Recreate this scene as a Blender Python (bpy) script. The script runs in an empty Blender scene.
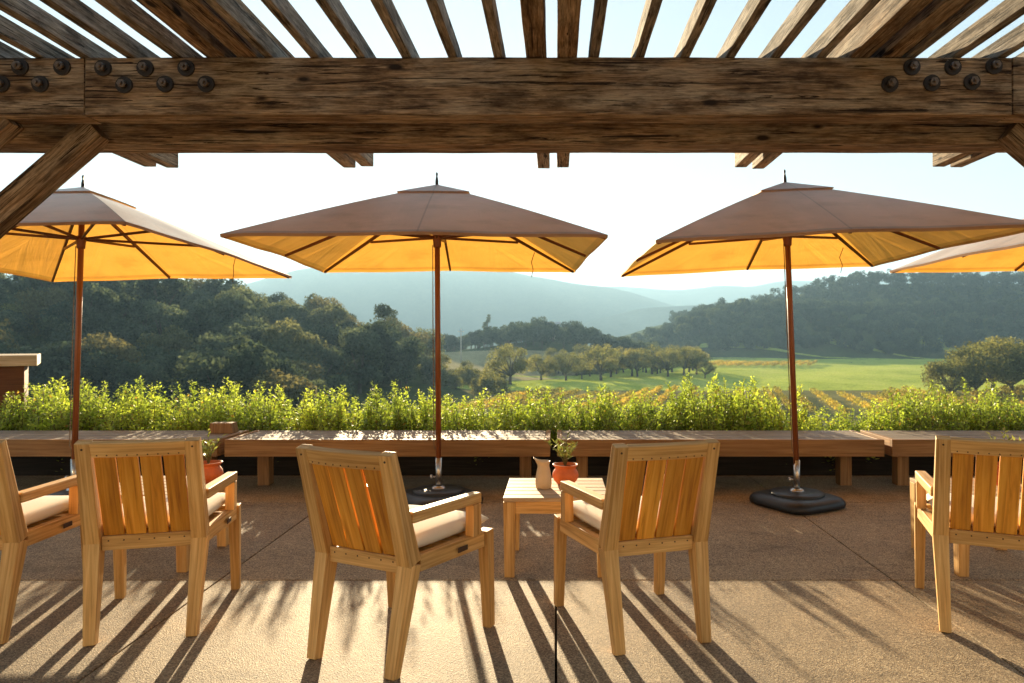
import bpy, bmesh, math, random
import numpy as np
from mathutils import Vector, Matrix, noise

random.seed(7)
rng = np.random.default_rng(11)
R = math.radians
scene = bpy.context.scene
COL = scene.collection

# ------------------------------------------------------------------ helpers
def link(o, parent=None):
    COL.objects.link(o)
    if parent is not None:
        o.parent = parent
    return o

def tag(o, label=None, cat=None, group=None, kind=None):
    if label: o['label'] = label
    if cat: o['category'] = cat
    if group: o['group'] = group
    if kind: o['kind'] = kind
    return o

def empty(name, loc=(0, 0, 0), rz=0.0):
    o = bpy.data.objects.new(name, None)
    o.empty_display_size = 0.1
    o.location = loc
    o.rotation_euler = (0, 0, rz)
    return link(o)

def copy_tree(o, parent=None):
    c = o.copy()
    link(c, parent)
    for k in ('label', 'group', 'category'):
        if k in o: c[k] = o[k]
    for ch in list(o.children):
        copy_tree(ch, c)
    return c

class MB:
    """collects shapes into one mesh"""
    def __init__(self):
        self.bm = bmesh.new()
        self.uv = self.bm.loops.layers.uv.new('UVMap')

    def _merge(self, t):
        me = bpy.data.meshes.new('tmp')
        t.to_mesh(me)
        t.free()
        self.bm.from_mesh(me)
        bpy.data.meshes.remove(me)

    def beam(self, a, b, wa, ha, wb=None, hb=None, up=(0, 0, 1), bevel=0.003, mat=0, warp=0.0):
        a, b = Vector(a), Vector(b)
        wb = wa if wb is None else wb
        hb = ha if hb is None else hb
        d = (b - a).normalized()
        s = Vector(up).cross(d).normalized()
        u = d.cross(s).normalized()
        t = bmesh.new()
        uvl = t.loops.layers.uv.new('UVMap')
        vs = []
        for p, w, h in ((a, wa, ha), (b, wb, hb)):
            for sx, sy in ((-1, -1), (1, -1), (1, 1), (-1, 1)):
                vs.append(t.verts.new(p + s * (sx * w / 2) + u * (sy * h / 2)))
        for f in ((3, 2, 1, 0), (4, 5, 6, 7), (0, 1, 5, 4), (1, 2, 6, 5), (2, 3, 7, 6), (3, 0, 4, 7)):
            t.faces.new([vs[i] for i in f])
        if warp:
            L = (b - a).length
            n = max(2, int(L / 0.12))
            es = [e for e in t.edges if abs((e.verts[0].co - e.verts[1].co).normalized().dot(d)) > .9]
            bmesh.ops.subdivide_edges(t, edges=es, cuts=n, use_grid_fill=True)
            so = random.uniform(0, 100)
            for v in t.verts:
                q = v.co * 3.1 + Vector((so, so, so))
                v.co += Vector((noise.noise(q), noise.noise(q + Vector((9, 0, 0))), noise.noise(q + Vector((0, 9, 0))))) * warp
        if bevel:
            es = list(t.edges) if not warp else [e for e in t.edges if e.is_manifold and e.calc_face_angle(0) > .6]
            bmesh.ops.bevel(t, geom=es, offset=bevel, segments=2 if bevel > .0025 else 1, profile=.6, affect='EDGES')
        ru, rv = random.uniform(0, 40), random.uniform(0, 40)
        t.normal_update()
        for f in t.faces:
            n = f.normal
            f.material_index = mat
            ds, du, dl = abs(n.dot(s)), abs(n.dot(u)), abs(n.dot(d))
            for lp in f.loops:
                r = lp.vert.co - a
                l, x, y = r.dot(d), r.dot(s), r.dot(u)
                if dl > ds and dl > du: c = (x * .15 + ru, y + rv)
                elif ds >= du: c = (l + ru, y + rv)
                else: c = (l + ru, x + rv + 3.3)
                lp[uvl].uv = c
        self._merge(t)
        return self

    def box(self, x0, x1, y0, y1, z0, z1, axis='x', **k):
        cx, cy, cz = (x0 + x1) / 2, (y0 + y1) / 2, (z0 + z1) / 2
        if axis == 'x': return self.beam((x0, cy, cz), (x1, cy, cz), abs(y1 - y0), abs(z1 - z0), **k)
        if axis == 'y': return self.beam((cx, y0, cz), (cx, y1, cz), abs(x1 - x0), abs(z1 - z0), **k)
        return self.beam((cx, cy, z0), (cx, cy, z1), abs(x1 - x0), abs(y1 - y0), up=(0, 1, 0), **k)

    def sweep(self, pts, w, h, up, bevel=.003, mat=0):
        t = bmesh.new(); uvl = t.loops.layers.uv.new('UVMap')
        pts = [Vector(p) for p in pts]; up = Vector(up).normalized()
        rings, Ls = [], [0.0]
        for i, p in enumerate(pts):
            d = (pts[min(i + 1, len(pts) - 1)] - pts[max(i - 1, 0)]).normalized()
            sd = up.cross(d).normalized(); uu = d.cross(sd)
            b = bevel
            sec = [(-w / 2 + b, -h / 2), (w / 2 - b, -h / 2), (w / 2, -h / 2 + b), (w / 2, h / 2 - b), (w / 2 - b, h / 2), (-w / 2 + b, h / 2), (-w / 2, h / 2 - b), (-w / 2, -h / 2 + b)]
            rings.append([t.verts.new(p + sd * a + uu * c) for a, c in sec])
            if i: Ls.append(Ls[-1] + (p - pts[i - 1]).length)
        per = [0]
        for k in range(8): per.append(per[-1] + (rings[0][(k + 1) % 8].co - rings[0][k].co).length)
        ru, rv = random.uniform(0, 40), random.uniform(0, 40)
        for i in range(len(rings) - 1):
            for k in range(8):
                f = t.faces.new((rings[i][k], rings[i][(k + 1) % 8], rings[i + 1][(k + 1) % 8], rings[i + 1][k])); f.material_index = mat
                for lp, (a, c) in zip(f.loops, ((Ls[i], per[k]), (Ls[i], per[k + 1]), (Ls[i + 1], per[k + 1]), (Ls[i + 1], per[k]))):
                    lp[uvl].uv = (a + ru, c + rv)
        t.faces.new(list(reversed(rings[0]))).material_index = mat; t.faces.new(rings[-1]).material_index = mat
        self._merge(t)
        return self

    def tube(self, pts, rad, seg=12, mat=0, caps=True):
        pts = [Vector(p) for p in pts]
        if not hasattr(rad, '__len__'): rad = [rad] * len(pts)
        t = bmesh.new()
        uvl = t.loops.layers.uv.new('UVMap')
        rings = []
        ref = None
        for i, p in enumerate(pts):
            d = (pts[min(i + 1, len(pts) - 1)] - pts[max(i - 1, 0)]).normalized()
            if ref is None:
                ref = Vector((1, 0, 0)) if abs(d.x) < .8 else Vector((0, 1, 0))
            x = (ref - d * ref.dot(d)).normalized()
            ref = x
            y = d.cross(x)
            rings.append([t.verts.new(p + (x * math.cos(2 * math.pi * k / seg) + y * math.sin(2 * math.pi * k / seg)) * rad[i]) for k in range(seg)])
        L = 0; ru = random.uniform(0, 30)
        for i in range(len(rings) - 1):
            dl = (pts[i + 1] - pts[i]).length
            for k in range(seg):
                f = t.faces.new((rings[i][k], rings[i][(k + 1) % seg], rings[i + 1][(k + 1) % seg], rings[i + 1][k]))
                f.smooth = True; f.material_index = mat
                r = rad[i]
                for lp, (q, w) in zip(f.loops, ((L, k), (L, k + 1), (L + dl, k + 1), (L + dl, k))):
                    lp[uvl].uv = (q + ru, w * 2 * math.pi * r / seg)
            L += dl
        if caps:
            for rr in (list(reversed(rings[0])), rings[-1]):
                f = t.faces.new(rr); f.material_index = mat
        self._merge(t)
        return self

    def lathe(self, prof, center=(0, 0, 0), seg=32, mat=0, shape=None):
        """prof: list of (r, z); shape(angle) -> radius factor"""
        t = bmesh.new(); c = Vector(center)
        rings = []
        for r, z in prof:
            if r < 1e-5:
                rings.append([t.verts.new(c + Vector((0, 0, z)))])
            else:
                rings.append([t.verts.new(c + Vector((r * (shape(2 * math.pi * k / seg) if shape else 1) * math.cos(2 * math.pi * k / seg),
                                                      r * (shape(2 * math.pi * k / seg) if shape else 1) * math.sin(2 * math.pi * k / seg), z))) for k in range(seg)])
        for i in range(len(rings) - 1):
            A, B = rings[i], rings[i + 1]
            for k in range(seg):
                k2 = (k + 1) % seg
                if len(A) == 1 and len(B) == 1: continue
                if len(A) == 1: f = t.faces.new((A[0], B[k2], B[k]))
                elif len(B) == 1: f = t.faces.new((A[k], A[k2], B[0]))
                else: f = t.faces.new((A[k], A[k2], B[k2], B[k]))
                f.smooth = True; f.material_index = mat
        self._merge(t)
        return self

    def quad(self, vs, mat=0):
        f = self.bm.faces.new([self.bm.verts.new(Vector(v)) for v in vs]); f.material_index = mat
        return self

    def build(self, name, mats, parent=None, recalc=False, sharp=True):
        me = bpy.data.meshes.new(name)
        if recalc: bmesh.ops.recalc_face_normals(self.bm, faces=self.bm.faces)
        self.bm.to_mesh(me); self.bm.free()
        for m in (mats if isinstance(mats, (list, tuple)) else [mats]): me.materials.append(m)
        return link(bpy.data.objects.new(name, me), parent)

def cards(name, P, N, S, aspect=.6, T=None, mat=None, parent=None, fold=0.0, extra=None, cols=None):
    """leaf cards: numpy arrays of positions, normals, sizes, optional long axis"""
    n = len(P)
    N = N / (np.linalg.norm(N, axis=1, keepdims=True) + 1e-9)
    if T is None: T = rng.normal(size=(n, 3))
    T = T - N * np.sum(T * N, axis=1, keepdims=True)
    T /= (np.linalg.norm(T, axis=1, keepdims=True) + 1e-9)
    B = np.cross(N, T)
    s = S[:, None]
    V = np.stack([P - T * s * .5, P + B * s * aspect * .5 + N * s * fold, P + T * s * .5, P - B * s * aspect * .5 + N * s * fold], axis=1).reshape(-1, 3)
    me = bpy.data.meshes.new(name)
    nv0 = 0
    if extra is not None:
        ev, ef = extra
        nv0 = len(ev)
    faces_n = n
    me.vertices.add(n * 4); me.vertices.foreach_set('co', V.ravel())
    me.loops.add(n * 4); me.loops.foreach_set('vertex_index', np.arange(n * 4, dtype=np.int32))
    me.polygons.add(n); me.polygons.foreach_set('loop_start', np.arange(0, n * 4, 4, dtype=np.int32))
    me.polygons.foreach_set('loop_total', np.full(n, 4, dtype=np.int32))
    me.update(calc_edges=True)
    if mat: me.materials.append(mat)
    return link(bpy.data.objects.new(name, me), parent)

def grid_mesh(name, X, Y, Z, mat, kind='structure'):
    h, w = X.shape
    V = np.stack([X, Y, Z], axis=-1).reshape(-1, 3)
    i = np.arange(h * w).reshape(h, w)
    F = np.stack([i[:-1, :-1], i[:-1, 1:], i[1:, 1:], i[1:, :-1]], axis=-1).reshape(-1, 4)
    me = bpy.data.meshes.new(name)
    me.from_pydata(V.tolist(), [], F.tolist())
    me.polygons.foreach_set('use_smooth', [True] * len(me.polygons))
    me.materials.append(mat)
    o = link(bpy.data.objects.new(name, me))
    if kind: o['kind'] = kind
    return o

# ------------------------------------------------------------------ materials
def new_mat(name):
    m = bpy.data.materials.new(name); m.use_nodes = True
    nt = m.node_tree; nt.nodes.clear()
    out = nt.nodes.new('ShaderNodeOutputMaterial')
    return m, nt, out

def nd(nt, t, **k):
    n = nt.nodes.new(t)
    for a, v in k.items():
        if a in n.inputs.keys() if isinstance(a, str) else False:
            n.inputs[a].default_value = v
        else:
            setattr(n, a, v)
    return n

def ramp(nt, fac, stops):
    r = nt.nodes.new('ShaderNodeValToRGB')
    el = r.color_ramp.elements
    while len(el) > 1: el.remove(el[-1])
    el[0].position = stops[0][0]; el[0].color = (*stops[0][1], 1)
    for p, c in stops[1:]:
        e = el.new(p); e.color = (*c, 1)
    nt.links.new(fac, r.inputs[0])
    return r.outputs[0]

def mixc(nt, mode, fac, a, b):
    m = nt.nodes.new('ShaderNodeMix'); m.data_type = 'RGBA'; m.blend_type = mode
    for s, v in ((m.inputs[0], fac), (m.inputs[6], a), (m.inputs[7], b)):
        if hasattr(v, 'is_output'): nt.links.new(v, s)
        elif isinstance(v, (int, float)): s.default_value = v
        else: s.default_value = (*v, 1)
    return m.outputs[2]

def noise_n(nt, vec, scale, detail=4, rough=.55, dist=0.0):
    n = nt.nodes.new('ShaderNodeTexNoise')
    n.inputs['Scale'].default_value = scale; n.inputs['Detail'].default_value = detail
    n.inputs['Roughness'].default_value = rough; n.inputs['Distortion'].default_value = dist
    if vec is not None: nt.links.new(vec, n.inputs['Vector'])
    return n.outputs[0]

def mapping(nt, vec, scale):
    m = nt.nodes.new('ShaderNodeMapping'); m.inputs['Scale'].default_value = scale
    nt.links.new(vec, m.inputs['Vector'])
    return m.outputs[0]

def bump(nt, h, strength, dist):
    b = nt.nodes.new('ShaderNodeBump'); b.inputs['Strength'].default_value = strength; b.inputs['Distance'].default_value = dist
    nt.links.new(h, b.inputs['Height'])
    return b.outputs[0]

def wood(name, dark, mid, light, rough=.6, grain=(2.2, 55), weather=None, bumps=.25, cracks=0.0, spec=.35):
    m, nt, out = new_mat(name)
    uv = nt.nodes.new('ShaderNodeUVMap').outputs[0]
    g = noise_n(nt, mapping(nt, uv, (grain[0], grain[1], 1)), 1.0, 6, .6, .6)
    c = ramp(nt, g, [(.28, dark), (.5, mid), (.72, light)])
    big = noise_n(nt, mapping(nt, uv, (1.1, 5, 1)), 1.0, 3, .5)
    bigc = ramp(nt, big, [(.3, (.62, .6, .58)), (.7, (1.12, 1.1, 1.06))])
    c = mixc(nt, 'MULTIPLY', 1.0, c, bigc)
    oi = nt.nodes.new('ShaderNodeObjectInfo')
    c = mixc(nt, 'MULTIPLY', 1.0, c, ramp(nt, oi.outputs['Random'], [(0, (.84, .83, .82)), (.5, (1, 1, 1)), (1, (1.1, 1.12, 1.16))]))
    if weather:
        w = noise_n(nt, mapping(nt, uv, (1.5, 9, 1)), 1.0, 5, .65)
        wf = ramp(nt, w, [(.45, (0, 0, 0)), (.68, (1, 1, 1))])
        c = mixc(nt, 'MIX', wf, c, weather)
    h = g
    if cracks:
        fg = noise_n(nt, mapping(nt, uv, (9, 120, 1)), 1.0, 4, .7)
        c = mixc(nt, 'MULTIPLY', 1.0, c, ramp(nt, fg, [(.32, (.45, .43, .4)), (.52, (1, 1, 1)), (.7, (1.45, 1.43, 1.38))]))
        bl = noise_n(nt, mapping(nt, uv, (3.4, 11, 1)), 1.0, 5, .7)
        c = mixc(nt, 'MULTIPLY', 1.0, c, ramp(nt, bl, [(.36, (.42, .38, .34)), (.5, (1, 1, 1)), (.7, (1.25, 1.22, 1.16))]))
        k = noise_n(nt, mapping(nt, uv, (2.0, 58, 1)), 1.0, 5, .7, .9)
        kf = ramp(nt, k, [(.40, (1, 1, 1)), (.43, (0, 0, 0))])
        c = mixc(nt, 'MIX', kf, c, (dark[0] * .35, dark[1] * .35, dark[2] * .35))
        v = nt.nodes.new('ShaderNodeTexVoronoi'); v.inputs['Scale'].default_value = 1.0
        nt.links.new(mapping(nt, uv, (2.6, 6.5, 1)), v.inputs['Vector'])
        kn = ramp(nt, v.outputs['Distance'], [(.07, (1, 1, 1)), (.13, (0, 0, 0))])
        c = mixc(nt, 'MIX', kn, c, (dark[0] * .3, dark[1] * .3, dark[2] * .3))
        h = mixc(nt, 'SUBTRACT', .8, g, kf)
    p = nt.nodes.new('ShaderNodeBsdfPrincipled')
    nt.links.new(c, p.inputs['Base Color'])
    rr = ramp(nt, g, [(.2, (rough + .12,) * 3), (.8, (rough - .1,) * 3)])
    nt.links.new(rr, p.inputs['Roughness'])
    p.inputs['Specular IOR Level'].default_value = spec
    nt.links.new(bump(nt, h, bumps, .004), p.inputs['Normal'])
    nt.links.new(p.outputs[0], out.inputs[0])
    return m

def plain(name, col, rough=.5, metal=0.0, spec=.5, nscale=30, var=.15, bumps=.1, coat=0.0, bdist=.002):
    m, nt, out = new_mat(name)
    tc = nt.nodes.new('ShaderNodeTexCoord').outputs['Object']
    n = noise_n(nt, tc, nscale, 5, .6)
    c = mixc(nt, 'MULTIPLY', 1.0, col, ramp(nt, n, [(.25, (1 - var,) * 3), (.75, (1 + var,) * 3)]))
    p = nt.nodes.new('ShaderNodeBsdfPrincipled')
    nt.links.new(c, p.inputs['Base Color'])
    nt.links.new(ramp(nt, n, [(.2, (min(1, rough + .1),) * 3), (.8, (max(.05, rough - .08),) * 3)]), p.inputs['Roughness'])
    p.inputs['Metallic'].default_value = metal
    p.inputs['Specular IOR Level'].default_value = spec
    p.inputs['Coat Weight'].default_value = coat
    nt.links.new(bump(nt, n, bumps, bdist), p.inputs['Normal'])
    nt.links.new(p.outputs[0], out.inputs[0])
    return m

def leaf_mat(name, c1, c2, trans, tmix=.4, scale=1.5, objvar=.35, rough=.6, gloss=.0, warm=None, dry=None):
    m, nt, out = new_mat(name)
    tc = nt.nodes.new('ShaderNodeTexCoord').outputs['Object']
    gi = nt.nodes.new('ShaderNodeNewGeometry')
    oi = nt.nodes.new('ShaderNodeObjectInfo')
    n = noise_n(nt, tc, scale, 3, .6)
    c = mixc(nt, 'MIX', ramp(nt, n, [(.35, (0, 0, 0)), (.65, (1, 1, 1))]), c1, c2)
    isl = ramp(nt, gi.outputs['Random Per Island'], [(0, (.6, .6, .6)), (1, (1.35, 1.35, 1.3))])
    c = mixc(nt, 'MULTIPLY', 1.0, c, isl)
    ov = ramp(nt, oi.outputs['Random'], [(0, (1 - objvar, 1 - objvar * .9, 1 - objvar * .8)), (.5, (1, 1, 1)), (1, (1 + objvar * 1.2, 1 + objvar * .8, 1 + objvar * .2))])
    c = mixc(nt, 'MULTIPLY', 1.0, c, ov)
    if dry:
        df = ramp(nt, gi.outputs['Random Per Island'], [(.975, (0, 0, 0)), (.98, (1, 1, 1))])
        c = mixc(nt, 'MIX', df, c, dry)
    if warm:
        wf = ramp(nt, oi.outputs['Random'], [(.78, (0, 0, 0)), (.9, (1, 1, 1))])
        c = mixc(nt, 'MIX', wf, c, mixc(nt, 'MULTIPLY', 1.0, warm, isl))
    d = nt.nodes.new('ShaderNodeBsdfDiffuse'); nt.links.new(c, d.inputs[0])
    t = nt.nodes.new('ShaderNodeBsdfTranslucent')
    tcol = mixc(nt, 'MULTIPLY', 1.0, c, trans)
    nt.links.new(tcol, t.inputs[0])
    mx = nt.nodes.new('ShaderNodeMixShader'); mx.inputs[0].default_value = tmix
    nt.links.new(d.outputs[0], mx.inputs[1]); nt.links.new(t.outputs[0], mx.inputs[2])
    sh = mx.outputs[0]
    if gloss:
        g = nt.nodes.new('ShaderNodeBsdfGlossy'); g.inputs['Roughness'].default_value = .38
        g.inputs[0].default_value = (1, 1, 1, 1)
        m2 = nt.nodes.new('ShaderNodeMixShader'); m2.inputs[0].default_value = gloss
        nt.links.new(sh, m2.inputs[1]); nt.links.new(g.outputs[0], m2.inputs[2]); sh = m2.outputs[0]
    nt.links.new(sh, out.inputs[0])
    return m

TEAK = wood('teak', (.44, .22, .06), (.73, .43, .15), (.90, .62, .28), rough=.5, grain=(2.4, 60), bumps=.2, spec=.4)
TEAK_SLAT = wood('teak_slats', (.34, .105, .01), (.76, .335, .036), (.93, .50, .09), rough=.45, grain=(1.8, 44), bumps=.2, spec=.4)
TEAK_PALE = wood('teak_weathered', (.42, .27, .13), (.62, .44, .26), (.74, .57, .38), rough=.62, grain=(2.4, 60), bumps=.2)
PLUG = plain('dark_plug', (.06, .03, .015), .7)
OLD = wood('old_timber', (.07, .04, .022), (.25, .16, .09), (.46, .325, .20), rough=.8, grain=(4.5, 54), weather=(.36, .285, .20), bumps=.6, cracks=1.0, spec=.2)
OLD_GREY = wood('old_timber_grey', (.11, .088, .066), (.25, .205, .155), (.42, .36, .29), rough=.8, grain=(4.5, 54), weather=(.30, .27, .24), bumps=.6, cracks=1.0, spec=.2)
BENCH = wood('bench_board', (.19, .09, .026), (.34, .175, .06), (.46, .26, .10), rough=.6, grain=(1.6, 40), bumps=.2)
BENCH_TOP = wood('bench_top', (.17, .13, .10), (.27, .22, .175), (.36, .30, .25), rough=.7, grain=(1.8, 45), bumps=.4)
SHADEB = wood('shade_board_black', (.008, .006, .005), (.016, .012, .009), (.03, .022, .015), rough=.8)
POLE = wood('pole_wood', (.20, .055, .014), (.33, .10, .028), (.44, .155, .045), rough=.4, grain=(2, 60), bumps=.1, spec=.5)
RIB = wood('rib_wood', (.10, .03, .01), (.17, .055, .018), (.24, .085, .028), rough=.5, grain=(2, 60), bumps=.1)
STEEL = plain('steel', (.55, .53, .5), .3, metal=1.0, nscale=60)
NUT = plain('worn_nut', (.16, .13, .11), .4, metal=.7, nscale=60, var=.4)
IRON = plain('iron', (.035, .03, .028), .45, metal=.6, nscale=40, bumps=.3)
BLACK = plain('black_plastic', (.012, .013, .015), .42, nscale=25, bumps=.06, coat=.0)
TERRA = plain('terracotta', (.62, .14, .03), .55, nscale=18, var=.2)
CERAMIC = plain('stoneware', (.66, .47, .27), .35, nscale=14, var=.12)
CUSH = plain('cushion_canvas', (.80, .74, .63), .9, nscale=240, var=.06, bumps=.5, spec=.1)
SOIL = plain('soil', (.035, .024, .016), .95, nscale=25, var=.5, bumps=1.0, bdist=.02)
STEM = plain('stem', (.10, .10, .03), .8)
BARK = plain('bark', (.075, .058, .044), .95, nscale=3, var=.4, bumps=.6, bdist=.05)
WHITEP = plain('white_paint', (.75, .75, .72), .6, nscale=3)
GREYP = plain('weathered_pole', (.5, .47, .42), .8, nscale=3)
ROPE = plain('rope', (.20, .13, .07), .9)
ROPE_W = plain('cord_white', (.7, .66, .58), .9)

def canvas_mat():
    m, nt, out = new_mat('parasol_canvas')
    tc = nt.nodes.new('ShaderNodeTexCoord').outputs['Object']
    n = noise_n(nt, tc, 3, 4, .5)
    w = noise_n(nt, tc, 420, 2, .5)
    v = ramp(nt, n, [(.25, (.86, .86, .86)), (.75, (1.08, 1.08, 1.08))])
    sx = nt.nodes.new('ShaderNodeSeparateXYZ'); nt.links.new(nt.nodes.new('ShaderNodeUVMap').outputs[0], sx.inputs[0])
    seam = ramp(nt, sx.outputs[0], [(.005, (.78, .78, .78)), (.007, (1, 1, 1))])
    hem = ramp(nt, sx.outputs[1], [(.968, (1, 1, 1)), (.972, (.72, .72, .72))])
    v = mixc(nt, 'MULTIPLY', 1.0, mixc(nt, 'MULTIPLY', 1.0, v, seam), hem)
    sn = noise_n(nt, mapping(nt, tc, (1.2, 1.2, 4)), 2.2, 6, .7)
    v = mixc(nt, 'MULTIPLY', 1.0, v, ramp(nt, sn, [(.5, (1, 1, 1)), (.75, (.82, .80, .77))]))
    d = nt.nodes.new('ShaderNodeBsdfDiffuse'); nt.links.new(mixc(nt, 'MULTIPLY', 1.0, (.60, .44, .34), v), d.inputs[0])
    t = nt.nodes.new('ShaderNodeBsdfTranslucent'); nt.links.new(mixc(nt, 'MULTIPLY', 1.0, (.93, .42, .055), v), t.inputs[0])
    wk = noise_n(nt, mapping(nt, nt.nodes['UV Map'].outputs[0], (7, 1.6, 1)), 1.0, 4, .55, .5)
    b0 = nt.nodes.new('ShaderNodeBump'); b0.inputs['Strength'].default_value = .55; b0.inputs['Distance'].default_value = .03
    nt.links.new(wk, b0.inputs['Height'])
    b1 = nt.nodes.new('ShaderNodeBump'); b1.inputs['Strength'].default_value = .25; b1.inputs['Distance'].default_value = .003
    nt.links.new(mixc(nt, 'ADD', 1.0, w, n), b1.inputs['Height']); nt.links.new(b0.outputs[0], b1.inputs['Normal'])
    b = b1.outputs[0]
    nt.links.new(b, d.inputs['Normal']); nt.links.new(b, t.inputs['Normal'])
    mx = nt.nodes.new('ShaderNodeMixShader'); mx.inputs[0].default_value = .42
    nt.links.new(d.outputs[0], mx.inputs[1]); nt.links.new(t.outputs[0], mx.inputs[2])
    g = nt.nodes.new('ShaderNodeBsdfGlossy'); g.inputs['Roughness'].default_value = .5
    g.inputs[0].default_value = (1, .95, .88, 1)
    lw = nt.nodes.new('ShaderNodeLayerWeight'); lw.inputs[0].default_value = .5
    pw = nt.nodes.new('ShaderNodeMath'); pw.operation = 'POWER'; pw.inputs[1].default_value = 8; nt.links.new(lw.outputs['Facing'], pw.inputs[0])
    ml = nt.nodes.new('ShaderNodeMath'); ml.operation = 'MULTIPLY'; ml.inputs[1].default_value = .8; nt.links.new(pw.outputs[0], ml.inputs[0])
    m2 = nt.nodes.new('ShaderNodeMixShader'); nt.links.new(ml.outputs[0], m2.inputs[0])
    nt.links.new(mx.outputs[0], m2.inputs[1]); nt.links.new(g.outputs[0], m2.inputs[2])
    nt.links.new(m2.outputs[0], out.inputs[0])
    return m
CANVAS = canvas_mat()

def floor_mat():
    m, nt, out = new_mat('aggregate_concrete')
    tc = nt.nodes.new('ShaderNodeTexCoord').outputs['Object']
    v = nt.nodes.new('ShaderNodeTexVoronoi'); v.inputs['Scale'].default_value = 190
    nt.links.new(tc, v.inputs['Vector'])
    vc = nt.nodes.new('ShaderNodeSeparateColor'); nt.links.new(v.outputs['Color'], vc.inputs[0])
    c = ramp(nt, vc.outputs[0], [(0, (.12, .085, .05)), (.3, (.26, .19, .115)), (.7, (.36, .27, .165)), (1, (.58, .46, .30))])
    n1 = noise_n(nt, tc, 1.1, 5, .6)
    n2 = noise_n(nt, tc, 9, 5, .65)
    c = mixc(nt, 'MULTIPLY', 1.0, c, ramp(nt, n1, [(.3, (.72, .70, .70)), (.7, (1.12, 1.1, 1.06))]))
    c = mixc(nt, 'MULTIPLY', 1.0, c, ramp(nt, n2, [(.3, (.82, .82, .82)), (.7, (1.12, 1.12, 1.12))]))
    gi = nt.nodes.new('ShaderNodeNewGeometry')
    c = mixc(nt, 'MULTIPLY', 1.0, c, ramp(nt, gi.outputs['Random Per Island'], [(0, (.88, .88, .89)), (1, (1.1, 1.09, 1.07))]))
    st = noise_n(nt, mapping(nt, tc, (.8, 1.4, 1)), 2.3, 6, .7, .4)
    c = mixc(nt, 'MULTIPLY', ramp(nt, st, [(.54, (0, 0, 0)), (.70, (.8, .8, .8))]), c, (.52, .50, .49))
    p = nt.nodes.new('ShaderNodeBsdfPrincipled'); nt.links.new(c, p.inputs['Base Color'])
    p.inputs['Roughness'].default_value = .72; p.inputs['Specular IOR Level'].default_value = .35
    hb = mixc(nt, 'ADD', .6, v.outputs['Distance'], n2)
    nt.links.new(bump(nt, hb, .4, .0035), p.inputs['Normal'])
    nt.links.new(p.outputs[0], out.inputs[0])
    return m
FLOOR = floor_mat()

def ground_mat(name, cols, s1=.05, s2=.6, fine=6.0, b=.5):
    m, nt, out = new_mat(name)
    tc = nt.nodes.new('ShaderNodeTexCoord').outputs['Object']
    n1 = noise_n(nt, tc, s1, 6, .6)
    n2 = noise_n(nt, tc, s2, 6, .65)
    f = mixc(nt, 'MIX', .45, n1, n2)
    st = [(.32 + .36 * i / (len(cols) - 1), c) for i, c in enumerate(cols)]
    c = ramp(nt, f, st)
    n3 = noise_n(nt, tc, fine, 3, .6)
    c = mixc(nt, 'MULTIPLY', 1.0, c, ramp(nt, n3, [(.3, (.65, .65, .65)), (.7, (1.3, 1.3, 1.3))]))
    p = nt.nodes.new('ShaderNodeBsdfDiffuse'); nt.links.new(c, p.inputs['Color'])
    nt.links.new(bump(nt, n3, b, .3), p.inputs['Normal'])
    nt.links.new(p.outputs[0], out.inputs[0])
    return m
G_TERR = ground_mat('rough_ground', [(.035, .05, .02), (.07, .085, .03), (.12, .11, .05)])
G_MEADOW = ground_mat('meadow_grass', [(.24, .30, .05), (.40, .44, .08), (.50, .48, .13)], .03, .25, 2.0)
G_DRY = ground_mat('dry_grass', [(.20, .17, .08), (.32, .27, .14), (.42, .36, .2)], .04, .4, 2.0)
G_VINE = ground_mat('vineyard_floor', [(.12, .125, .045), (.20, .18, .07), (.27, .22, .09)], .05, .5, 3.0)
G_MOUNT = ground_mat('mountain_woods', [(.02, .03, .018), (.035, .045, .025), (.06, .065, .035)], .004, .02, .12)

L_FOREST = leaf_mat('oak_leaves', (.045, .070, .055), (.12, .14, .095), (1.4, 1.35, .9), .48, .25, .55, warm=(.13, .12, .065))
L_OAK = leaf_mat('valley_oak_leaves', (.11, .125, .055), (.21, .21, .10), (1.4, 1.3, .75), .5, .35, .3)
L_FAR = leaf_mat('hillside_leaves', (.032, .056, .048), (.078, .100, .076), (1.4, 1.35, .85), .38, .06, .45)
L_BUSH = leaf_mat('brown_bush_leaves', (.17, .12, .065), (.24, .17, .09), (1.3, 1.2, .8), .4, .8, .1)
L_HEDGE = leaf_mat('hedge_leaves', (.25, .33, .06), (.42, .47, .13), (1.4, 1.45, .7), .58, 4, .26, gloss=.03, dry=(.36, .22, .07))
L_POT = leaf_mat('olive_leaves', (.16, .20, .06), (.27, .30, .12), (1.4, 1.35, .7), .4, 30, .2, gloss=.06)
L_VINE = leaf_mat('autumn_vine_leaves', (.34, .25, .06), (.26, .26, .07), (1.3, 1.2, .7), .5, .25, .3)

# ------------------------------------------------------------------ terrain
def ss(t):
    t = np.clip(t, 0, 1)
    return t * t * (3 - 2 * t)

def terr(x, y):
    x = np.asarray(x, float); y = np.asarray(y, float)
    z = -.35 - 9.65 * ss((y - 9.0) / 62)
    z = z + 17 * ss((-x - 12) / 86) * ss((y - 72) / 85) * (1 - ss((y - 230) / 120))
    z = z + 27 * ss((x - 15) / 115) * ss((y - 385) / 65) * (1 - ss((y - 760) / 200))
    z = z + 27 * ss((x - 110) / 140) * ss((y - 480) / 80) * (1 - ss((y - 760) / 200))
    z = z + 10 * np.exp(-((x + 8) / 42) ** 2 - ((y - 320) / 40) ** 2)
    z = z + .5 * np.sin(x * .11 + 1.3) * np.sin(y * .083) * ss((y - 60) / 60)
    return z

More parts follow.
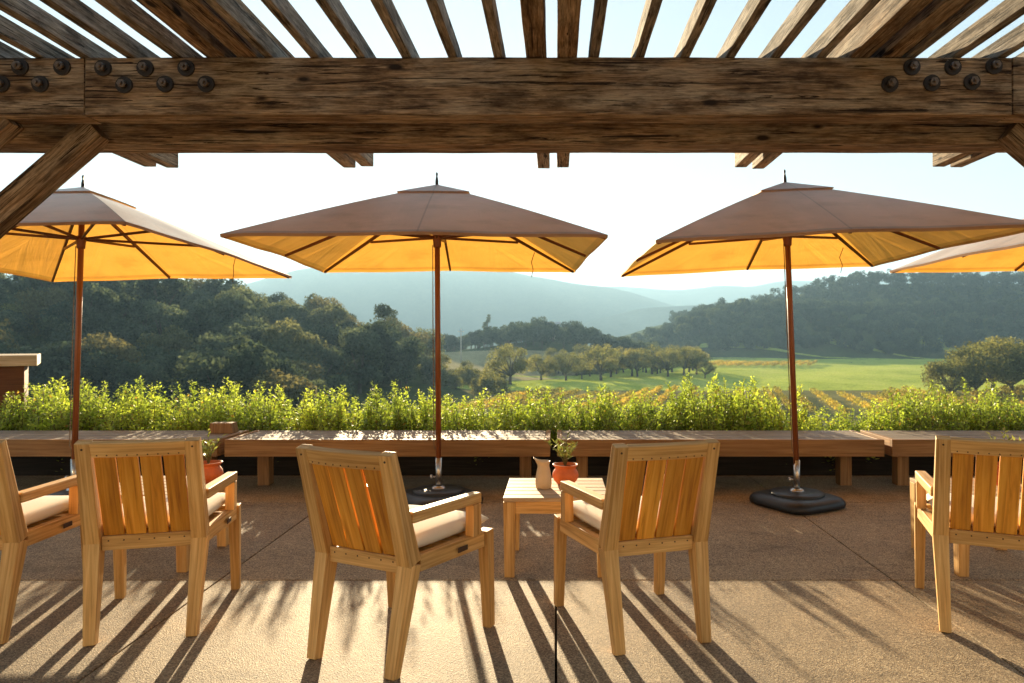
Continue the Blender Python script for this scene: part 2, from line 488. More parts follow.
ang = np.linspace(0, 2 * np.pi, 361)
rad = np.concatenate([[0.01], np.geomspace(4, 3500, 154)])
A, RR = np.meshgrid(ang, rad)
X = RR * np.sin(A); Y = RR * np.cos(A) + 2
grid_mesh('terrain', X, Y, terr(X, Y), G_TERR)

def sheet(name, x0, x1, y0, y1, mat, lift, nx=60, ny=50, shape=None):
    u, v = np.meshgrid(np.linspace(0, 1, nx), np.linspace(0, 1, ny))
    Yv = y0 + (y1 - y0) * v
    X0, X1 = (x0, x1) if shape is None else shape(Yv)
    Xv = X0 + (X1 - X0) * u
    return grid_mesh(name, Xv, Yv, terr(Xv, Yv) + lift, mat)
sheet('meadow', 0, 0, 152, 415, G_MEADOW, .12, shape=lambda y: (24 + 8 * np.sin(y * .05) - 55 * (1 - ss((y - 196) / 30)), 200 + y * .3))
sheet('dry_field', 0, 0, 186, 292, G_DRY, .2, shape=lambda y: (-60 + 4 * np.sin(y * .2), -3 + 16 * ss((y - 205) / 25) + 5 * np.sin(y * .13)))
sheet('vineyard_ground', 0, 0, 88, 153, G_VINE, .08, shape=lambda y: (-18 + 3 * np.sin(y * .11), 95 + 5 * np.sin(y * .07)))

# distant mountains
def ridge(name, D, prof, depth_f, depth_b, seed, amp):
    px = np.array([p[0] for p in prof], float); py = np.array([p[1] for p in prof], float)
    xs = (px - 556) / 713 * D; zs = 1.3 + (338 - py) / 713 * D + 10
    nx, ny = 420, 60
    u = np.linspace(xs[0], xs[-1], nx)
    h = np.interp(u, xs, zs)
    k = np.array([.06, .12, .22, .12, .06]); h = np.convolve(np.pad(h, 4, mode='edge'), np.ones(9) / 9, 'valid')
    vy = np.linspace(-1, 1, ny)
    Xg = np.tile(u, (ny, 1)); Yg = np.zeros((ny, nx)); Zg = np.zeros((ny, nx))
    for j, t in enumerate(vy):
        s = 1 - ss(abs(t))
        for i, xx in enumerate(u):
            nz = noise.fractal(Vector((xx * .0042 + seed, t * 2.2, seed)), .9, 2.1, 6)
            sp = noise.noise(Vector((xx * .006 + seed * 3, 0, t * .8)))
            Yg[j, i] = D + (t * depth_f if t < 0 else t * depth_b) + sp * 60 * (1 - abs(t))
            Zg[j, i] = -11.5 + h[i] * s + amp * nz * (.25 + s) * (0 if abs(t) > .97 else 1) * (.35 if abs(t) < .12 else 1)
    return grid_mesh(name, Xg, Yg, Zg, G_MOUNT)
ridge('mountain_near', 2250, [(-420, 290), (-250, 268), (-80, 272), (40, 276), (130, 285), (230, 287), (290, 272), (350, 262), (430, 261), (500, 268), (530, 275), (565, 282), (605, 287), (640, 295), (680, 306), (720, 318), (760, 329), (800, 337)], 480, 420, 3.1, 9)
ridge('mountain_middle', 1650, [(520, 337), (560, 329), (600, 318), (640, 309), (680, 306), (720, 303), (750, 302), (800, 306), (860, 312), (930, 322), (1000, 337)], 300, 260, 5.7, 7)
ridge('mountain_far', 2950, [(440, 300), (520, 290), (580, 288), (632, 286), (660, 289), (680, 289), (700, 287), (719, 284), (735, 285), (750, 287), (776, 282), (832, 280), (900, 274), (1000, 270), (1150, 276), (1300, 290)], 560, 400, 8.4, 11)

# ------------------------------------------------------------------ trees
def lobes_to_leaves(lobes, n, size, flat=.0):
    w = np.array([l[3] ** 2 for l in lobes]); w /= w.sum()
    idx = rng.choice(len(lobes), n, p=w)
    C = np.array([l[:3] for l in lobes])[idx]; r = np.array([l[3] for l in lobes])[idx]
    D = rng.normal(size=(n, 3)); D /= np.linalg.norm(D, axis=1, keepdims=True)
    sc = np.where(rng.random(n) < .8, rng.uniform(.78, 1.12, n), rng.uniform(.35, .8, n))
    P = C + D * (r * sc)[:, None] * np.array([1, 1, .82])
    N = D + rng.normal(size=(n, 3)) * .55
    S = size * rng.uniform(.6, 1.35, n)
    return P, N, S

def crown_lobes(h, rx, zc, rz, n, rl, seedv, emin=-.5):
    out = []
    for i in range(n):
        a = rng.uniform(0, 2 * np.pi); e = rng.uniform(emin, 1.0)
        q = math.sqrt(max(0, 1 - e * e * .8)) * rng.uniform(.55, 1.0)
        out.append((rx * q * math.cos(a) * .78, rx * q * math.sin(a) * .78, zc + rz * e * .72 + rng.uniform(-.2, .2), rl * rng.uniform(.7, 1.3)))
    return out

def trunk_mb(h, r, lobes, lean=.1, nl=6):
    t = MB()
    lx, ly = random.uniform(-lean, lean) * h, random.uniform(-lean, lean) * h
    top = Vector((lx, ly, h))
    t.tube([(0, 0, -.6), (0, 0, 0), (lx * .3, ly * .3, h * .45), top], [r * 1.5, r * 1.2, r, r * .7], 8)
    ch = random.sample(lobes, min(nl, len(lobes)))
    for l in ch:
        e = Vector(l[:3]); mid = top.lerp(e, .5) + Vector((random.uniform(-.3, .3), random.uniform(-.3, .3), -.25))
        t.tube([top - Vector((0, 0, h * .15)), mid, e], [r * .6, r * .38, r * .12], 6)
    return t

def proto_tree(name, h, rx, zc, rz, nl, rl, leaves, lsize, mat, trunk_h, trunk_r, limbs=6, emin=-.5):
    root = empty(name)
    lobes = crown_lobes(h, rx, zc, rz, nl, rl, 0, emin)
    P, N, S = lobes_to_leaves(lobes, leaves, lsize)
    trunk_mb(trunk_h, trunk_r, lobes, nl=limbs).build('trunk', BARK, root)
    cards('crown', P, N, S, .7, None, mat, root)
    return root

def place(proto, used, x, y, sc, rz, label, cat, group, dz=0, sz=None):
    o = proto if proto.name not in used else copy_tree(proto)
    used.add(proto.name)
    o.location = (x, y, float(terr(x, y)) + dz)
    o.scale = (sc, sc, sz or sc); o.rotation_euler = (0, 0, rz)
    return tag(o, label, cat, group)

used = set()
ev = [proto_tree('evergreen_oak', 9, 4.6, 4.7, 4.4, 20 + 2 * i, 1.6, 4800, .48, L_FOREST, 2.4, .3, 6, -.9) for i in range(5)]
cnt = 0
pts = []
for gy in np.arange(78, 200, 7.2):
    for gx in np.arange(-165, -14, 7.6):
        x = gx + rng.uniform(-2.6, 2.6); y = gy + rng.uniform(-2.4, 2.4)
        px = 556 + 713 * x / y
        if px < -70 or px > 436: continue
        if y < 100 + max(0, (px - 300)) * .32: 
            if px > 330: continue
        pts.append((x, y))
for (x, y) in pts:
    sc = rng.choice([rng.uniform(.6, .85), rng.uniform(.85, 1.25)])
    place(random.choice(ev), used, x, y, sc, rng.uniform(0, 6.28), 'grey-green evergreen oak in the dense wood on the left hill', 'tree', 'evergreen oaks covering the hill at left', sz=sc * rng.uniform(.85, 1.15))
# lighter, looser trees at the foot of the left wood
loose = [proto_tree('bay_tree', 7, 3.4, 4.3, 3.3, 15, 1.15, 2600, .36, L_OAK, 2.6, .2) for i in range(2)]
for i, (px, y, sc, lab) in enumerate([(196, 88, .95, 'pale backlit tree with rounded clumps at the foot of the left wood'),
                                      (230, 84, .7, 'smaller pale tree with a narrow top beside the rounded pale one'),
                                      (18, 120, .9, 'pale lit tree low in the wood behind the wooden counter')]):
    place(loose[i % 2], used, (px - 556) / 713 * y, y, sc, rng.uniform(0, 6), lab, 'tree', None)
bush = empty('brown_bush')
lb = crown_lobes(4, 3.2, 1.5, 1.6, 16, 1.0, 0)
P, N, S = lobes_to_leaves(lb, 3600, .28)
cards('foliage', P, N, S, .7, None, L_BUSH, bush)
trunk_mb(.8, .18, lb).build('trunk', BARK, bush)
place(bush, used, (368 - 556) / 713 * 84, 84, 1.0, .4, 'wide rounded pinkish brown bush at the edge of the left wood', 'bush', None)

# tall lone tree at the end of the ridge
lone = empty('tall_tree')
ll = [(rng.uniform(-1.2, 1.2), rng.uniform(-1.2, 1.2), rng.uniform(6.5, 10.5), rng.uniform(.8, 1.3)) for _ in range(12)]
P, N, S = lobes_to_leaves(ll, 1800, .36)
cards('crown', P, N, S, .7, None, L_FOREST, lone); trunk_mb(6.5, .22, ll, .03).build('trunk', BARK, lone)
place(lone, used, (388 - 556) / 713 * 160, 160, 1.38, 0, 'tall narrow tree standing above the others at the right end of the left wood', 'tree', None)

# valley oaks
vo = [proto_tree('valley_oak', 9.5, 6.4, 5.4, 3.7, 30 + i, 1.25, 4000, .36, L_OAK, 2.4, .36, 14, -.75) for i in range(3)]
oaks = [(510, 170, 1.08, 'bright backlit oak with a forked trunk, tallest of the valley oaks'), (541, 188, .78, 'thin small oak close to the right of the tallest valley oak'),
        (566, 184, .85, 'open crowned oak between the tallest valley oak and the wide one'), (601, 186, 1.05, 'broad domed oak with spreading limbs alone in the shaded meadow'),
        (632, 205, .9, None), (652, 212, .98, None), (668, 200, .88, None), (684, 206, .92, None), (646, 232, .9, None), (672, 235, 1.0, None), (705, 196, .52, 'smallest round oak, alone at the meadow edge by the far vine rows')]
for i, (px, y, sc, lab) in enumerate(oaks):
    place(vo[i % 3], used, (px - 556) / 713 * y, y, sc, rng.uniform(0, 6), lab or 'oak in the tight clump at the left edge of the bright meadow', 'tree', 'oaks in the valley')
so = [proto_tree('spreading_oak', 9.5, 6.6, 5.3, 4.2, 30, 1.7, 5600, .40, L_OAK, 2.2, .36, 12, -.8) for i in range(2)]
for i, (px, y, sc) in enumerate([(950, 128, .85), (976, 130, 1.08), (1012, 132, 1.15), (1046, 130, 1.1), (992, 142, 1.15), (1064, 142, 1.15)]):
    place(so[i % 2], used, (px - 556) / 713 * y, y, sc, rng.uniform(0, 6), 'oak in the wide olive clump beyond the hedge at the far right', 'tree', 'oaks clumped at the right of the meadow')
# knoll wood
kn = [proto_tree('knoll_tree', 9, 4.4, 5.4, 3.6, 18, 1.7, 2800, .6, L_FAR, 2.4, .3, 4, -.95) for i in range(2)]
for i in range(95):
    px = rng.uniform(428, 655); y = rng.uniform(296, 345)
    x = (px - 556) / 713 * y
    sc = rng.uniform(.75, 1.05) * (1.1 - abs(px - 540) / 400)
    place(kn[i % 2], used, x, y, sc, rng.uniform(0, 6), 'dark tree in the wood on the low knoll in mid valley', 'tree', 'trees on the valley knoll')
pine = empty('pine_tree')
pl_ = [(rng.uniform(-1, 1) * .9, rng.uniform(-1, 1) * .9, 5 + 1.25 * i, 1.7 - .13 * i) for i in range(8)]
P, N, S = lobes_to_leaves(pl_, 1500, .55)
cards('crown', P, N, S, .5, None, L_FAR, pine); trunk_mb(12, .3, pl_, .02, 3).build('trunk', BARK, pine)
place(pine, used, (487 - 556) / 713 * 312, 312, 1.0, 0, 'tall dark pine rising over the knoll wood', 'tree', None)
# pale far trees between knoll and mountains
for i in range(16):
    px = rng.uniform(585, 700); y = rng.uniform(380, 520)
    place(kn[i % 2], used, (px - 556) / 713 * y, y, rng.uniform(.6, .95), rng.uniform(0, 6), 'hazy far tree on the plain beyond the knoll', 'tree', 'hazy trees on the far plain')
# right hillside
hs = [proto_tree('hillside_tree', 9, 5.4, 4.7, 4.6, 20, 1.9, 2600, .8, L_FAR, 2.4, .3, 4, -.95) for i in range(4)]
n_h = 0
for gy in np.arange(392, 462, 9.0):
    for gx in np.arange(36, 345, 10.5):
        x = gx + rng.uniform(-4, 4); y = gy + rng.uniform(-3.4, 3.4)
        px = 556 + 713 * x / y
        if px > 1050 or px < 632: continue
        if y < 397 + 5 * math.sin(x * .06): continue
        sc = rng.uniform(.72, 1.12)
        place(random.choice(hs), used, x, y, sc, rng.uniform(0, 6.28), 'dark tree in the wood on the lower slope of the right hill', 'tree', 'trees on the right hillside'); n_h += 1
# upper slope: reads as one mass
lob = []
for gy in np.arange(476, 585, 9.5):
    for gx in np.arange(95, 420, 9.5):
        x = gx + rng.uniform(-4, 4); y = gy + rng.uniform(-4, 4); z = float(terr(x, y))
        hh = rng.uniform(.75, 1.35)
        for k in range(5):
            lob.append((x + rng.uniform(-3, 3), y + rng.uniform(-3, 3), z + rng.uniform(1, 8) * hh, rng.uniform(1.9, 2.9)))
P, N, S = lobes_to_leaves(lob, 150000, 1.15)
tag(cards('far_wood', P, N, S, .7, None, L_FAR), 'unbroken dark wood on the upper slope of the right hill', 'wood', kind='stuff')

vs = [proto_tree('valley_shrub', 4.5, 3.0, 2.0, 2.2, 16, .9, 1800, .34, L_OAK, .9, .16, 6, -.8) for _ in range(2)]
for i in range(40):
    if i < 24: px, y = rng.uniform(438, 505), rng.uniform(138, 205)
    else: px, y = rng.uniform(500, 690), rng.uniform(205, 262)
    sc = rng.uniform(.5, 1.15)
    place(vs[i % 2], used, (px - 556) / 713 * y, y, sc, rng.uniform(0, 6), 'low round shrub scattered among the valley oaks', 'shrub', 'shrubs scattered over the valley floor')
for i in range(22):
    px, y = rng.uniform(525, 705), rng.uniform(200, 245)
    place(vo[i % 3], used, (px - 556) / 713 * y, y, rng.uniform(.6, .95), rng.uniform(0, 6), 'oak in the loose wood behind the front row of valley oaks', 'tree', 'oaks behind the front row in the valley')
# power pole and little house far off
ux, uy = (461 - 556) / 713 * 250, 250; uz = float(terr(ux, uy)); uh = 4.6 - uz
up = empty('utility_pole', (ux, uy, uz))
MB().tube([(0, 0, -.5), (0, 0, uh)], [.24, .16], 8).build('pole', GREYP, up)
MB().box(-1.1, 1.1, -.08, .08, uh - 1.1, uh - .9).build('crossarm', GREYP, up)
tag(up, 'pale utility pole standing before the knoll wood', 'utility pole')
hx, hy = (551 - 556) / 713 * 322, 322
hs_ = empty('house', (hx, hy, float(terr(hx, hy)) + 4.4))
MB().box(-4, 4, -3, 3, -4, 3.0, bevel=0).build('wall', GREYP, hs_)
rf = MB(); rf.quad([(-4.4, -3.5, 2.95), (4.4, -3.5, 2.95), (4.4, 0, 4.0), (-4.4, 0, 4.0)]); rf.quad([(4.4, 3.5, 2.95), (-4.4, 3.5, 2.95), (-4.4, 0, 4.0), (4.4, 0, 4.0)])
rf.quad([(-4.4, -3.5, 2.95), (-4.4, 0, 4.0), (-4.4, 3.5, 2.95)]); rf.quad([(4.4, -3.5, 2.95), (4.4, 3.5, 2.95), (4.4, 0, 4.0)])
rf.build('roof', GREYP, hs_)
tag(hs_, 'small white roofed house among the trees on the knoll', 'house')

# vineyard rows
def vine_proto(L):
    n = int(L * 34)
    t = rng.uniform(0, L, n)
    hgt = rng.uniform(.25, 1.0, n) ** .7
    P = np.stack([rng.normal(0, .28, n), t, .4 + hgt * 1.25 + .12 * np.sin(t * 2.1)], 1)
    N = rng.normal(size=(n, 3)); S = rng.uniform(.16, .42, n)
    o = cards('vine_row', P, N, S, .8, None, L_VINE)
    return o
vp = [vine_proto(44), vine_proto(44)]
vused = set()
def vrow(x, y, rz, label, group, sc=1.0):
    src = random.choice(vp)
    o = src if src.name not in vused else link(src.copy())
    vused.add(src.name)
    x2, y2 = x - math.sin(rz) * 44 * sc, y + math.cos(rz) * 44 * sc
    z1, z2 = float(terr(x, y)), float(terr(x2, y2))
    o.location = (x, y, z1); o.rotation_euler = (math.atan2(z2 - z1, 44 * sc), 0, rz); o.scale = (sc, sc, sc)
    tag(o, label, 'vine row', group)
for i in range(34):
    vrow(-16 + i * 3.3, 96 + 6 * math.sin(i * .9), R(-14), 'autumn yellow vine row in the vineyard just below the hedge', 'vine rows below the terrace')
for i in range(13):
    vrow(54 + i * 3.4, 268, R(-24), 'orange vine row in the small far block before the right hill', 'far orange vine rows', 1.0)

# ------------------------------------------------------------------ patio floor
fl = MB()
J = .009
for i in range(-7, 7):
    for j in range(-5, 2):
        x0, x1 = i * 1.81 + J / 2, (i + 1) * 1.81 - J / 2
        y0, y1 = 3.83 + j * 1.81 + J / 2, 3.83 + (j + 1) * 1.81 - J / 2
        if j == 1: y1 = 6.74
        fl.box(x0, x1, y0, y1, -.12, 0, bevel=.005)
fo = fl.build('patio_floor', FLOOR); fo['kind'] = 'structure'
bs = MB(); bs.box(-12.67, 12.67, -5.2, 6.74, -.3, -.121, bevel=0)
b_ = bs.build('patio_base', SOIL); b_['kind'] = 'structure'
sb = MB(); sb.box(-13, 13, 6.80, 9.2, -.6, -.03, bevel=0)
s_ = sb.build('planting_bed', SOIL); s_['kind'] = 'structure'

# ------------------------------------------------------------------ benches
def bench(x0, x1, label, y0=6.02, y1=6.66):
    r = empty('bench', ((x0 + x1) / 2, y0, 0)); hw = (x1 - x0) / 2
    n = 5; t = MB(); w = (y1 - y0 - .045) / n
    for k in range(n):
        t.box(-hw + .045, hw - .045, .045 + k * w + .004, .045 + (k + 1) * w - .004, .392, .437, bevel=.003)
    t.build('seat', BENCH_TOP, r)
    f = MB(); f.box(-hw, hw, .002, .04, .298, .441, bevel=.003); f.build('apron', BENCH, r)
    for s in (-1, 1):
        f = MB(); f.box(s * hw - (.041 if s > 0 else 0), s * hw + (.041 if s < 0 else 0), .042, y1 - y0, .298, .441, axis='y', bevel=.003); f.build('end_board', BENCH, r)
    for sx in (-1, 1):
        f = MB(); f.box(sx * (hw - .22) - .05, sx * (hw - .22) + .05, .26, .37, 0, .39, axis='z'); f.build('leg', BENCH, r)
    return tag(r, label, 'bench', 'long wooden benches along the hedge')
bench(-5.70, -2.862, 'long low wooden bench partly hidden behind the two leftmost chairs')
bench(-2.80, -.05, 'long low wooden bench behind the centre umbrella, left of the side table')
bench(.01, 2.775, 'long low wooden bench behind the right umbrella pole')
bench(2.84, 5.65, 'long low wooden bench behind the rightmost chair')

wb = MB()
wb.beam((-3.03, 6.5, .4375), (-3.03, 6.5, .53), .22, .14, .19, .11, up=(0, 1, 0), bevel=.004)
tag(wb.build('wooden_box', BENCH), 'small brown wooden box on the end of the left bench', 'box')

pw_ = MB()
pw_.box(-12.6, 12.6, 6.742, 6.796, -.3, .34, bevel=.004)  # added board, its near-black colour standing in for the shade below the benches
tag(pw_.build('shade_board', SHADEB), 'long dark board added to stand for the shade under the benches', 'shade board')
# wooden counter at far left beyond the hedge
ct = empty('counter', (-5.40, 7.42, -.03), R(34))
c = MB(); c.box(-1.7, 0, 0, .95, 1.04, 1.152, bevel=.006); c.build('countertop', TEAK_PALE, ct)
c = MB(); c.box(-1.6, -.11, .08, .86, 0, 1.038, axis='x', bevel=.006); c.build('cabinet', RIB, ct)
tag(ct, 'tall wooden counter with pale top standing in the hedge at far left', 'counter')

# ------------------------------------------------------------------ hedge
def shrub_proto(height, spread, stems, dens):
    root = empty('hedge_shrub')
    st = MB(); PP, NN, SS, TT = [], [], [], []
    for i in range(stems):
        bx, by = rng.uniform(-.1, .1), rng.uniform(-.1, .1)
        h = height * (rng.uniform(.70, .90) if i % 4 else rng.uniform(.94, 1.12))
        a = rng.uniform(0, 6.28); sp = spread * math.sqrt(rng.random())
        top = Vector((math.cos(a) * sp, math.sin(a) * sp, h))
        p0, p1 = Vector((bx, by, 0)), Vector((bx * 1.5 + top.x * .75, by * 1.5 + top.y * .75, h * .45))
        st.tube([p0, p1, top], [.006, .004, .002], 5)
        z = .04
        while z < h:
            t = z / h
            p = p0.lerp(p1, t / .45) if t < .45 else p1.lerp(top, (t - .45) / .55)
            L = .052 * (1 - .5 * t ** 3)
            for q in range(3 if t > .3 else 2):
                aa = rng.uniform(0, 6.28); el = rng.uniform(.0, .75) + .3 * t
                d = np.array([math.cos(aa) * math.cos(el), math.sin(aa) * math.cos(el), math.sin(el)])
                nn = np.array([-math.cos(aa) * math.sin(el), -math.sin(aa) * math.sin(el), math.cos(el)]) + rng.normal(size=3) * .3
                off = rng.uniform(.5, 1.7)
                PP.append(np.array(p) + d * L * off); NN.append(nn); SS.append(L * rng.uniform(.7, 1.25)); TT.append(d)
            z += rng.uniform(.0135, .023) / dens
    st.build('stem', STEM, root)
    cards('foliage', np.array(PP), np.array(NN), np.array(SS), .62, np.array(TT), L_HEDGE, root, fold=.08)
    return root

sh = [shrub_proto(.80, .23, 20, 1.0) for _ in range(5)]
used_s = set()
def hz(x):
    xs = [-6.5, -4.5, -3, -1.3, -.9, .6, 1.0, 1.5, 2.2, 2.45, 2.75, 3.1, 3.6, 4.3, 4.8, 6.5]
    hs2 = [.80, .82, .83, .82, .77, .75, .82, .92, .86, .56, .50, .62, .83, .83, .74, .74]
    return float(np.interp(x, xs, hs2))
def put_shrub(x, y, h):
    src = random.choice(sh)
    o = src if src.name not in used_s else copy_tree(src)
    used_s.add(src.name)
    s = h / .80
    o.location = (x, y, -.03); o.rotation_euler = (0, 0, rng.uniform(0, 6.28)); o.scale = (rng.uniform(.9, 1.15), rng.uniform(.9, 1.15), s)
    tag(o, 'leafy yellow-green shrub in the hedge row behind the benches', 'shrub', 'shrubs of the hedge behind the benches')
for row, y in enumerate((6.98, 7.30, 7.66)):
    x = -6.7 + .17 * row
    while x < 6.6:
        put_shrub(x + rng.uniform(-.06, .06), y + rng.uniform(-.07, .07), hz(x) * rng.uniform(.74, 1.05) * (1.0, .97, .95)[row])
        x += .33

# ------------------------------------------------------------------ chairs
def arc(x, b=.022):
    return -b * (1 - (x / .21) ** 2)
def make_chair():
    r = empty('armchair')
    def yb(z): return -.225 - (z - .42) * .30      # back plane lean
    for s in (-1, 1):
        f = MB()
        f.beam((s * .197, -.315, 0), (s * .211, -.228, .415), .046, .044, .064, .076, up=(0, 1, 0), bevel=.004)
        f.build('leg', TEAK, r)
        f = MB()
        f.beam((s * .211, -.228, .4155), (s * .209, yb(.865), .865), .064, .076, .058, .042, up=(0, 1, 0), bevel=.004)
        for zz in (.835, .425):
            c0 = Vector((s * .210, yb(zz) - (.0245 if zz > .6 else .0385), zz))
            f.tube([c0 + Vector((0, .012, 0)), c0 - Vector((0, .0012, 0))], .0045, 8, mat=1)
        f.build('back_post', [TEAK, PLUG], r)
        f = MB()
        f.beam((s * .268, .275, 0), (s * .266, .25, .4415), .042, .040, .054, .056, up=(0, 1, 0), bevel=.004)
        f.build('leg', TEAK, r)
        f = MB()
        f.beam((s * .218, -.185, .408), (s * .264, .2195, .408), .036, .066, bevel=.003)
        f.build('side_rail', TEAK, r)
        f = MB()
        ya = yb(.6) + .03
        f.beam((s * .226, ya, .603), (s * .270, .176, .603), .05, .044, bevel=.006)
        f.build('armrest', TEAK, r)
        f = MB()
        f.beam((s * .267, .150, .4425), (s * .269, .146, .58), .044, .066, .044, .058, up=(0, 1, 0), bevel=.004)
        f.build('arm_support', TEAK, r)
    # maker's plate on the right rail
    f = MB(); f.beam((.2745, .02, .408), (.2785, .085, .408), .006, .022, bevel=.002); f.build('maker_plate', PLUG, r)
    f = MB(); f.box(-.237, .237, .232, .268, .375, .441); f.build('front_rail', TEAK, r)
    f = MB(); f.box(-.177, .177, -.25, -.212, .378, .44)
    for i in range(6):
        x = -.15 + i * .06
        f.tube([(x, -.24, .42), (x, -.2508, .42)], .0036, 8, mat=1)
    f.build('rear_rail', [TEAK, PLUG], r)
    # top rail, bowed
    f = MB(); xs = [-.178 + .0356 * q for q in range(11)]
    f.sweep([(a, yb(.834) + arc(a) + .003, .8335) for a in xs], .034, .064, (0, -.3, 1))
    for i in range(9):
        x = -.156 + i * .039; c0 = Vector((x, yb(.812) + arc(x) - .0145, .808))
        f.tube([c0 + Vector((0, .01, 0)), c0 - Vector((0, .0012, 0))], .003, 8, mat=1)
    f.build('top_rail', [TEAK, PLUG], r)
    for i in range(4):
        xt = (-1.5 + i) * .0879; xb = (-1.5 + i) * .0879
        f = MB(); f.beam((xb, yb(.452) + arc(xb) * .4 + .01, .443), (xt, yb(.80) + arc(xt) + .004, .80),   .0793, .016, .0793, .016, up=(0, 1, 0), bevel=.003)
        f.build('back_slat', TEAK_SLAT, r)
    f = MB()
    for i in range(5):
        y = -.16 + i * .083; f.box(-.205 - .008 * i, .205 + .008 * i, y - .035, y + .035, .41, .428, bevel=.002)
    f.build('seat_slats', TEAK, r)
    # cushion
    bm = bmesh.new()
    bmesh.ops.create_grid(bm, x_segments=24, y_segments=24, size=1)
    top = {}
    g = bmesh.new()
    n = 22
    def prof(u, v, side):
        ex = (1 - abs(u) ** 6) ** .5; ey = (1 - abs(v) ** 6) ** .5
        t = .031 * max(0, ex * ey) ** .55
        return .475 + side * (t + (.008 * (1 - u * u) * (1 - v * v) if side > 0 else 0))
    def P(i, j, side):
        u, v = -1 + 2 * i / n, -1 + 2 * j / n
        w = .205 + .045 * (v + 1) / 2
        return (u * w,   .05 + v * .256 + .003 * math.sin(u * 9), prof(u, v, side))
    bm.free()
    T = [[g.verts.new(P(i, j, 1)) for j in range(n + 1)] for i in range(n + 1)]
    B = [[g.verts.new(P(i, j, -1)) for j in range(n + 1)] for i in range(n + 1)]
    for i in range(n):
        for j in range(n):
            g.faces.new((T[i][j], T[i + 1][j], T[i + 1][j + 1], T[i][j + 1])).smooth = True
            g.faces.new((B[i][j], B[i][j + 1], B[i + 1][j + 1], B[i + 1][j])).smooth = True
    bmesh.ops.remove_doubles(g, verts=g.verts, dist=.0005)
    me = bpy.data.meshes.new('cushion'); g.to_mesh(me); g.free(); me.materials.append(CUSH)
    link(bpy.data.objects.new('cushion', me), r)
    return r

ch0 = make_chair()
chairs = [(-2.60, 3.32, 7, 'wooden armchair cut off by the left edge of the photo'),
          (-1.855, 3.37, 14, 'wooden armchair second from the left, in front of the left umbrella pole'),
          (-.665, 3.09, -26, 'wooden armchair turned towards the right, left of the side table'),
          (.352, 3.29, 17.5, 'wooden armchair turned towards the left, right of the side table'),
          (2.03, 3.36, -24, 'wooden armchair at the far right, alone on the open patio')]
for i, (x, y, a, lab) in enumerate(chairs):
    o = ch0 if i == 0 else copy_tree(ch0)
    o.location = (x, y, .0005); o.rotation_euler = (0, 0, R(a))
    tag(o, lab, 'chair', 'slatted wooden armchairs')

# ------------------------------------------------------------------ side tables
def make_table():
    r = empty('side_table'); hw, hd = .287, .28
    f = MB(); n = 6; w = 2 * hd / n
    for i in range(n):
        f.box(-hw, hw, -hd + i * w + .004, -hd + (i + 1) * w - .004, .412, .433, bevel=.003)
    f.build('tabletop', TEAK_PALE, r)
    f = MB()
    for s in (-1, 1): f.box(-hw + .066, hw - .066, s * (hd - .03) - .018, s * (hd - .03) + .018, .345, .4105)
    for s in (-1, 1): f.box(s * (hw - .03) - .018, s * (hw - .03) + .018, -hd + .066, hd - .066, .345, .4105, axis='y')
    f.build('apron', TEAK, r)
    for sx in (-1, 1):
        for sy in (-1, 1):
            f = MB(); f.beam((sx * (hw - .034), sy * (hd - .034), 0), (sx * (hw - .034), sy * (hd - .034), .4105), .054, .054, .066, .066, up=(0, 1, 0))
            f.build('leg', TEAK, r)
    return r
tb = make_table()
for i, (x, y, a, lab) in enumerate([(0.0, 4.14, 0, 'pale slatted side table in the middle, with pitcher and potted plant'),
                                   (-2.335, 4.22, 1, 'slatted side table mostly hidden behind the second chair from the left'),
                                   (2.48, 4.15, -1, 'slatted side table mostly hidden behind the chair at far right')]):
    o = tb if i == 0 else copy_tree(tb)
    o.location = (x, y, 0); o.rotation_euler = (0, 0, R(a))
    tag(o, lab, 'side table', 'slatted side tables')
ZT = .4335

def make_plant():
    r = empty('potted_plant')
    MB().lathe([(0, 0), (.040, 0), (.047, .004), (.064, .025), (.070, .044), (.067, .062), (.057, .078), (.053, .084), (.058, .091), (.066, .098), (.068, .104), (.063, .105), (.056, .098), (.049, .086)], seg=36).build('pot', TERRA, r)
    MB().lathe([(0, .090), (.050, .088)], seg=24).build('soil', SOIL, r)
    st = MB(); PP, NN, SS, TT = [], [], [], []
    for i in range(8):
        a = i * .85 + rng.uniform(-.3, .3); sp = rng.uniform(.04, .10) if i else .01; h = rng.uniform(.08, .145) if i else .165
        p0, p1 = Vector((0, 0, .085)), Vector((math.cos(a) * sp, math.sin(a) * sp, .125 + h * .85))
        pm = Vector((p1.x * .25, p1.y * .25, .085 + (p1.z - .085) * .5))
        st.tube([p0, pm, p1], [.0026, .0018, .001], 5)
        for k in range(13):
            t = .35 + .65 * k / 12
            p = p0.lerp(pm, t * 2) if t < .5 else pm.lerp(p1, t * 2 - 1)
            aa = k * 2.4 + rng.uniform(-.4, .4); el = rng.uniform(.2, .9)
            d = np.array([math.cos(aa) * math.cos(el), math.sin(aa) * math.cos(el), math.sin(el)])
            L = rng.uniform(.028, .048)
            PP.append(np.array(p) + d * L * .5); TT.append(d); SS.append(L)
            NN.append(np.array([-math.cos(aa) * math.sin(el), -math.sin(aa) * math.sin(el), math.cos(el)]) + rng.normal(size=3) * .2)
    st.build('stem', STEM, r)
    cards('foliage', np.array(PP), np.array(NN), np.array(SS), .34, np.array(TT), L_POT, r, fold=.06)
    return r
pp = make_plant()
